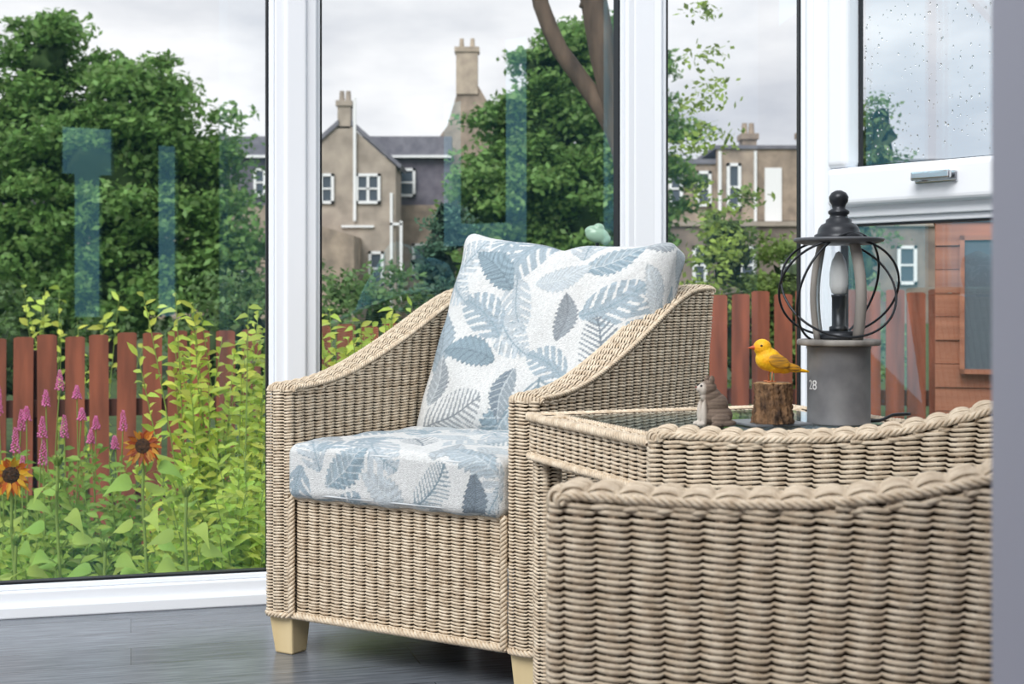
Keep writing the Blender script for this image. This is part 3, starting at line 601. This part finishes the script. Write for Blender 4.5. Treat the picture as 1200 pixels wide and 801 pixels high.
shrub((-.58,10.8,-.4),[(0,0,.7,.26,.3,.7),(.02,0,1.3,.17,.2,.5),(.1,0,1.7,.08,.1,.3)],50,150,.11,.045,lin(84,120,98),'narrow blue-green conifer shrub',13)
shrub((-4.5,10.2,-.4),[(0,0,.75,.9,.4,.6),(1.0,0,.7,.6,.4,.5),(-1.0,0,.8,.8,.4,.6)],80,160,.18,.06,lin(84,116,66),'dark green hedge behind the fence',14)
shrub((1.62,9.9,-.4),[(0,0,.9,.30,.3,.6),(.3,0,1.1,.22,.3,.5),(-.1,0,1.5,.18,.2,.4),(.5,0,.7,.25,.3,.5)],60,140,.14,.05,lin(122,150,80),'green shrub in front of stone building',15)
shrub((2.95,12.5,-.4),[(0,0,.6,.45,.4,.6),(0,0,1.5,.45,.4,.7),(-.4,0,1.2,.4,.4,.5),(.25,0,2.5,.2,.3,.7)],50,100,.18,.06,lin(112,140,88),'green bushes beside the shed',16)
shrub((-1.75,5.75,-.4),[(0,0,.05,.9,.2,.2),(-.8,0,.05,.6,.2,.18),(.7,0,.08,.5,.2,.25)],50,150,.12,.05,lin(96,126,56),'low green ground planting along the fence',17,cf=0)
shrub((1.72,5.5,-.4),[(0,0,.35,.22,.2,.3),(.3,-.1,.45,.28,.2,.38)],30,130,.12,.045,lin(196,150,108),'tan-brown dried garden shrub beside the shed',18)
class Leaves:
    def __init__(s): s.V=[];s.F=[];s.C=[];s.n=0
    def leaf(s,base,d,nn,Ln,W,col,droop=.2,prof=(.12,.9,.75,.04)):
        d=Vector(d).normalized(); nn=Vector(nn); sd=d.cross(nn); 
        if sd.length<1e-4: sd=d.cross(Vector((1,0,0)))
        sd.normalize(); nn=sd.cross(d); base=Vector(base); K=len(prof)
        for k in range(K):
            t=k/(K-1); c=base+d*Ln*t-Vector((0,0,1))*droop*Ln*t*t; wv=W*.5*prof[k]
            for q,sg in enumerate((-1,0,1)): s.V.append(c+sd*wv*sg+nn*(.12*wv*abs(sg)*2)); s.C.append(col)
        for k in range(K-1):
            for q in range(2): a=s.n+k*3+q; s.F.append((a,a+1,a+4,a+3))
        s.n+=3*K
    def obj(s,name,parent,label=None,kind='stuff'):
        return add(name,mesh_np(name,np.array([tuple(v) for v in s.V]),np.array(s.F),M_leaf,True,cols=np.array(s.C)[:,:3]),parent=parent,label=label,kind=kind)
M_stem=mat('green_stem',lin(138,162,78),rough=.6)
def vcol(c,v=.28):
    k=random.uniform(1-v,1+v); return (min(1,c[0]*k*random.uniform(.85,1.15)),min(1,c[1]*k),c[2]*k)
def leafy_bush(loc,label,n,hmin,hmax,spread,col,LL,WW,nl=22,ry=.5,lean=(0,0)):
    e=empty('garden_bush',(*loc,-.4),0,label,'bush'); lv=Leaves(); acc=Acc()
    for i in range(n):
        a=random.uniform(0,6.28); h=random.uniform(hmin,hmax); sp=spread*random.uniform(.1,1)
        b=Vector((random.uniform(-.4,.4)*spread,random.uniform(-.4,.4)*spread*ry,0)); tp=b+Vector((math.cos(a)*sp+lean[0],math.sin(a)*sp*ry+lean[1],h))
        pts=[b.lerp(tp,t)+Vector((0,0,.12*h*math.sin(math.pi*t*.7))) for t in np.linspace(0,1,8)]
        tube(acc,[tuple(p) for p in pts],np.linspace(.004,.0012,8),K=5,cap=False)
        for j in range(nl):
            t=.15+.85*(j+random.random()*.5)/nl; k=min(6,int(t*7)); p=pts[k].lerp(pts[k+1],t*7-k)
            az=j*2.4+i; d=Vector((math.cos(az),math.sin(az)*.7,random.uniform(.2,1.4)))
            lv.leaf(p,d,(random.uniform(-.7,.7),-.8,.6),LL*random.uniform(.5,1.2)*(1.15-.5*t),WW*random.uniform(.7,1.1),vcol(col),droop=random.uniform(.1,.7))
    lv.obj('leaves',e); add('stems',acc.mesh('stems',M_stem),parent=e)
LIME=lin(202,220,100)
leafy_bush((-.98,4.75),'lime-green leafy garden bush growing against the fence',78,.35,1.10,.28,LIME,.09,.023,nl=36,lean=(.02,0))
leafy_bush((-.84,4.33),'low lime-green leafy bush outside the window',64,.2,.68,.24,lin(186,212,94),.085,.021,nl=32)
leafy_bush((-.52,4.95),'tall lime-green leafy bush behind the armchair',60,.75,1.08,.25,LIME,.09,.024,nl=34,lean=(.05,0))
leafy_bush((-1.42,4.95),'mid-green leafy perennials in the flower bed',84,.15,.60,.42,lin(150,182,84),.085,.021,nl=28)
leafy_bush((-1.95,5.25),'green perennial foliage in front of fence',84,.2,.60,.45,lin(138,172,80),.09,.022,nl=28)
leafy_bush((-1.58,4.45),'low green leaves beside the sunflowers',84,.12,.42,.42,lin(168,200,90),.08,.024,nl=24)
leafy_bush((-2.5,8.0),'leafy lime twigs rising above the fence',14,.9,1.2,.5,LIME,.11,.04,nl=14)
M_pink=mat('pink_petals',lin(240,146,198),lin(218,104,168),scale=80,rough=.6)
for i,(x,y,z) in enumerate(((-1.76,4.95,.46),(-1.70,5.0,.38),(-1.62,5.0,.43),(-1.56,5.0,.32),(-1.52,4.9,.39),(-1.50,5.1,.34),(-1.72,4.7,.36),(-1.64,4.7,.30),(-1.58,4.7,.35),(-1.86,5.1,.40),(-1.45,5.0,.30),(-1.68,4.6,.24),(-1.80,4.8,.28),(-1.66,5.1,.48),(-1.40,5.05,.34),(-1.78,5.05,.34),(-1.36,5.0,.28),(-1.55,5.1,.45),(-1.60,4.65,.22),(-1.74,4.75,.42),(-1.69,4.75,.30),(-1.54,4.7,.26))):
    e=empty('pink_flower_spike',(x,y,-.4),0,'pink feathery flower spike on tall green stem','flower',group='pink flower spikes in the flower bed')
    h=z+.4; bend=random.uniform(-.04,.04); acc=Acc(); tube(acc,[(0,0,0),(bend*.3,0,h*.5),(bend,0,h)],[.004,.003,.002],K=6,cap=False)
    add('stem',acc.mesh('stem',M_stem),parent=e)
    bm=bmesh.new(); L_=random.uniform(.04,.085)
    for k in range(60):
        t=k/60; az=k*2.4; rr=.013*(1-t)**.6*random.uniform(.6,1.1)+.002
        bmesh.ops.create_icosphere(bm,subdivisions=1,radius=.0044*(1-.5*t),matrix=Matrix.Translation((bend+rr*math.cos(az),rr*math.sin(az),h-.03+L_*t)))
    add('flower_head',bm_mesh('fh',bm,M_pink,True),parent=e,label='pink flower head')
M_disc=mat('sunflower_disc',lin(92,58,28),lin(48,30,18),scale=120,rough=.9,bump=.8)
def sunflower(x,y,z,r,petal,label,bloom=True,tilt=0,az=0):
    e=empty('sunflower',(x,y,-.4),0,label,'sunflower',group='sunflowers in the flower bed'); h=z+.4
    acc=Acc(); tube(acc,resample([(0,.02,0),(.01,.02,h*.4),(-.006,.02,h*.8),(0,.014,h)],.05)[0],.0048,K=8,cap=False); add('stem',acc.mesh('stem',M_stem),parent=e)
    lv=Leaves()
    for j in range(10):
        zz=h*(.34+.6*j/10); a=j*2.5+x*9; d=Vector((math.cos(a),math.sin(a)*.6-.2,.45)); b=Vector((0,.02,zz)); q=b+d.normalized()*.045
        lv.leaf(b,d,(0,0,1),.05,.005,vcol(lin(170,194,96)),droop=0,prof=(1,1,1,1))
        lv.leaf(q,d,(random.uniform(-.5,.5),-.6,.8),.10*random.uniform(.6,1.1),.066*random.uniform(.8,1.1),vcol(lin(174,206,102),.15),droop=random.uniform(.5,1.1),prof=(.25,.85,1.0,.92,.70,.42,.18,.02))
    lv.obj('leaves',e,label='broad heart-shaped leaves')
    Mx=Matrix.Translation((0,0,h))@Matrix.Rotation(az,4,'Z')@Matrix.Rotation(math.radians(90)+tilt,4,'X')
    if bloom:
        lv=Leaves()
        for ring,(n,l0) in enumerate(((18,1.0),(17,.8))):
            for k in range(n):
                a=2*math.pi*(k+.5*ring)/n+random.uniform(-.1,.1); d=Mx.to_3x3()@Vector((math.cos(a),math.sin(a),random.uniform(-.1,.5))); b=Mx@Vector((math.cos(a)*r*.38,math.sin(a)*r*.38,.004*ring))
                lv.leaf(b,d,Mx.to_3x3()@Vector((0,0,1)),r*.62*l0*random.uniform(.75,1.15),r*.24,vcol(petal[k%len(petal)],.2),droop=.2,prof=(.5,1,.7,.05))
        lv.obj('petals',e,label='pointed golden petals')
        bm=bmesh.new(); bmesh.ops.create_uvsphere(bm,u_segments=24,v_segments=12,radius=1,matrix=Mx@Matrix.Diagonal((r*.42,r*.42,r*.15,1))); add('flower_centre',bm_mesh('disc',bm,M_disc,True),parent=e,label='dark brown seed disc')
    else:
        lv=Leaves()
        for k in range(14):
            a=k*2.4; d=Vector((math.cos(a)*.5,math.sin(a)*.5,1)); lv.leaf((0,.014,h-.01),d,(math.cos(a),math.sin(a),0),r*1.3,r*.6,vcol(lin(166,192,104)),droop=-.05)
        lv.obj('bud',e,label='closed green flower bud')
OR=[lin(206,120,44)[:3],lin(166,76,34)[:3],lin(228,168,66)[:3]]; YE=[lin(246,196,60)[:3],lin(236,160,44)[:3],lin(200,106,38)[:3]]
sunflower(-1.09,4.2,.345,.058,OR,'orange-brown sunflower head on a tall stem',tilt=-.15)
sunflower(-1.48,4.2,.26,.064,YE,'yellow and amber sunflower on a tall stem',az=.3)
sunflower(-1.32,4.12,.30,.03,YE,'budding sunflower plant with broad leaves',bloom=False)
sunflower(-1.17,4.08,.06,.03,YE,'short budding sunflower plant with heart-shaped leaves',bloom=False)
sunflower(-1.42,4.06,.08,.03,YE,'short budding sunflower plant with heart-shaped leaves',bloom=False)
sunflower(-.93,4.05,.22,.03,YE,'budding sunflower plant near the window post',bloom=False)
e=empty('garden_ornament',(.277,4.62,-.4),0,'pale green glass leaf-shaped ornament on a garden stake','ornament')
acc=Acc(); tube(acc,[(0,0,0),(0,0,.7),(0,0,1.36)],.006,K=8); add('stake',acc.mesh('stake',M_black),parent=e)
gb=blob('orn',[((0,0,1.385),(.040,.02,.026),.2),((-.020,0,1.40),(.022,.014,.016),-.3),((.024,0,1.372),(.02,.015,.02),.4),((.006,0,1.41),(.018,.012,.014),.2)],.003,mat('green_glass',lin(176,212,186),rough=.15),3)
add('glass_head',gb,parent=e,label='pale green glass shape')
# ------------------------------------------------------------------ houses
M_harl=mat('grey_harling',lin(182,170,156),lin(146,136,125),scale=1.2,rough=.9,detail=8)
M_stone=mat('brown_stone',lin(178,161,143),lin(132,120,108),scale=1.6,rough=.9,detail=8)
M_slate=mat('slate_roof',lin(126,126,134),lin(104,104,114),scale=2.5,rough=.7)
M_slate2=mat('slate_hung_wall',lin(118,114,124),lin(98,94,106),scale=2.5,rough=.8)
M_wdark=mat('house_window_glass',lin(76,86,96),rough=.2)
M_wtrim=mat('white_paint',lin(236,238,238),rough=.6)
def polyprism(bm,pts,y0,y1):
    f=[bm.verts.new((x,y0,z)) for x,z in pts]; g=[bm.verts.new((x,y1,z)) for x,z in pts]; bm.faces.new(f); bm.faces.new(g[::-1]); n=len(pts)
    for k in range(n): bm.faces.new((f[(k+1)%n],f[k],g[k],g[(k+1)%n]))
def part(e,name,fn,M,label=None):
    bm=bmesh.new(); fn(bm); return add(name,bm_mesh(name,bm,M),parent=e,label=label)
def hwin(e,x0,x1,z0,z1,y,bars=1):
    bm=bmesh.new(); boxbm(bm,x0,x1,y-.05,y+.02,z0,z1,1); t=.13
    for q in ((x0,x1,z0,z0+t),(x0,x1,z1-t,z1),(x0,x0+t,z0,z1),(x1-t,x1,z0,z1)): boxbm(bm,q[0],q[1],y-.14,y,q[2],q[3],0)
    zm=(z0+z1)/2; boxbm(bm,x0,x1,y-.12,y,zm-.04,zm+.04,0)
    for k in range(bars-1): xm=x0+(x1-x0)*(k+1)/bars; boxbm(bm,xm-.06,xm+.06,y-.12,y,z0,z1,0)
    add('window',bm_mesh('window',bm,[M_wtrim,M_wdark]),parent=e,label='white-framed sash window')
def chimney(e,x0,x1,z0,z1,y,M,pots=2):
    bm=bmesh.new(); boxbm(bm,x0,x1,y,y+1,z0,z1-.25,0); boxbm(bm,x0-.08,x1+.08,y-.08,y+1.08,z1-.25,z1,0)
    for k in range(pots):
        xm=x0+(x1-x0)*(k+.5)/pots; bmesh.ops.create_cone(bm,segments=10,radius1=.14,radius2=.11,depth=.5,cap_ends=True,matrix=Matrix.Translation((xm,y+.5,z1+.25)))
    add('chimney',bm_mesh('chimney',bm,M),parent=e,label='stone chimney stack with pots')
e=empty('terraced_house',(0,70,0),0,'grey slate-roofed terraced house with dormer windows','house')
part(e,'wall',lambda b:boxbm(b,-26,-3.0,0,1.6,-3,5.2),M_stone,'brown stone lower wall')
part(e,'upper_wall',lambda b:boxbm(b,-26,-3.0,.1,1.6,5.2,7.5),M_slate2,'dark slate-hung upper wall')
part(e,'roof',lambda b:(boxbm(b,-26.2,-2.9,-.2,1.6,7.5,7.7),polyprism(b,[(-26,7.7),(-3,7.7),(-3,8.65),(-26,8.65)],.6,1.6)),M_slate)
part(e,'gutter',lambda b:boxbm(b,-26.2,-2.9,-.35,-.2,7.5,7.62),M_wtrim,'pale gutter board')
for x0,x1 in ((-12.7,-12.1),(-5.6,-4.75),(-15.0,-14.2),(-20,-19)): hwin(e,x0,x1,5.6,7.0,0)
for x0,x1 in ((-14.2,-13.2),(-4.9,-4.0)): hwin(e,x0,x1,1.6,3.3,0)
e=empty('gable_house',(0,66,0),0,'grey rendered gabled house with chimney and sash windows','house')
part(e,'wall',lambda b:polyprism(b,[(-10.6,-3),(-5.4,-3),(-5.4,6.75),(-7.5,8.6),(-8.1,8.6),(-10.6,6.3)],0,3.3),M_harl)
part(e,'roof',lambda b:(polyprism(b,[(-5.2,6.65),(-7.45,8.65),(-7.45,8.9),(-5.1,6.8)],-.12,3.3),polyprism(b,[(-10.8,6.2),(-8.05,8.65),(-8.05,8.9),(-10.9,6.4)],-.12,3.3)),M_slate)
chimney(e,-8.1,-7.5,8.5,9.8,0,M_harl,2)
part(e,'flue_pipe',lambda b:boxbm(b,-7.35,-7.22,-.2,-.05,4.2,9.9),M_wtrim,'white vertical pipe')
for x0,x1,z0,z1,b_ in ((-8.9,-8.25,5.0,6.4,1),(-7.25,-6.1,5.0,6.4,2),(-6.65,-5.95,1.2,2.8,1),(-9.6,-9.3,5,6.3,1)): hwin(e,x0,x1,z0,z1,0,b_)
part(e,'drain_pipe',lambda b:(boxbm(b,-5.65,-5.53,-.15,-.02,-3,5.5),boxbm(b,-5.2,-5.08,-.15,-.02,.5,4.2),boxbm(b,-5.65,-5.1,-.15,-.02,4.0,4.12),boxbm(b,-7.9,-6.4,-.15,-.02,3.9,4.0)),M_wtrim,'pale drain pipes')
part(e,'extension',lambda b:polyprism(b,[(-9.4,-3),(-7.0,-3),(-7.0,3.4),(-9.4,4.1)],-3,0),M_stone,'lean-to stone extension')
e=empty('tall_gable_house',(0,72.5,0),0,'tall stone gabled house with high chimney behind tree','house')
part(e,'wall',lambda b:polyprism(b,[(-4.0,-3),(5,-3),(5,7),(-.6,9.5),(-1.7,11.4),(-2.7,11.4),(-3.3,9.4),(-4.0,8.4)],0,5),M_stone)
chimney(e,-2.85,-1.75,11.0,13.4,-.1,mat('pale_stone',lin(192,177,158),lin(160,147,132),scale=2,rough=.9,detail=6),2)
e=empty('stone_tenement',(0,60,0),0,'brown stone tenement with flat roof and white windows','house')
part(e,'wall',lambda b:(boxbm(b,6.0,22,0,6,-3,6.3),boxbm(b,8.6,13.0,-.3,0,3.9,6.9)),M_stone)
part(e,'roof',lambda b:(boxbm(b,5.9,22.1,-.1,6,6.3,6.5),boxbm(b,8.5,13.1,-.4,6,6.9,7.05)),M_slate)
part(e,'lower_wall',lambda b:boxbm(b,6.4,22,-1.6,0,-3,3.6),mat('dark_stone',lin(148,134,122),lin(112,102,96),scale=1.5,rough=.9,detail=8),'darker stone lower storey')
part(e,'ledge',lambda b:boxbm(b,6.3,22,-1.75,0,3.6,3.8),M_harl)
part(e,'drain_pipe',lambda b:(boxbm(b,8.65,8.77,-.45,-.3,-1,6.8),boxbm(b,10.15,10.25,-.45,-.3,3.8,6.8)),M_wtrim,'pale drain pipes')
for x0,x1,z0,z1 in ((7.75,8.4,4.5,6.0),(9.0,9.6,4.3,6.3),(12.0,12.6,4.5,6.0),(6.6,7.2,4.5,6.0),(17,18,4.4,5.8)): hwin(e,x0,x1,z0,z1,-.3 if x0>8.6 and x0<13 else 0)
part(e,'door_panel',lambda b:boxbm(b,10.6,11.3,-.42,-.3,3.8,6.1),M_wtrim,'white door panel')
for x0,x1 in ((7.4,8.0),(9.3,10.0),(11.0,11.6),(12.6,13.3),(15.8,16.6),(18,18.8)): hwin(e,x0,x1,1.2,2.8,-1.6)
chimney(e,9.9,10.5,6.9,7.7,1,M_stone,2); chimney(e,12.4,13.2,6.9,7.8,1,M_stone,2)
e=empty('garden_shed',(1.80,6.05,-.4),-.31,'muted red-brown timber garden shed with blue-grey window','shed')
M_shed=mat('shed_timber',lin(184,126,98),lin(152,98,76),scale=4,rough=.8,stretch=(.4,1,6))
part(e,'wall',lambda b:[boxbm(b,0,1.1,-.008*(k%2==0),.6,k*.1,k*.1+.097) for k in range(15)],M_shed)
part(e,'roof',lambda b:boxbm(b,-.01,1.2,-.02,.66,1.5,1.53),M_slate)
bm=bmesh.new(); boxbm(bm,.12,.29,-.05,0,.88,1.42,1)
for q in ((.10,.12,.86,1.44),(.29,.31,.86,1.44),(.10,.31,.86,.88),(.10,.31,1.42,1.44)): boxbm(bm,q[0],q[1],-.06,0,q[2],q[3],0)
add('window',bm_mesh('w',bm,[M_shed,mat('shed_window_glass',lin(98,106,114),rough=.3)]),parent=e,label='blue-grey shed window')
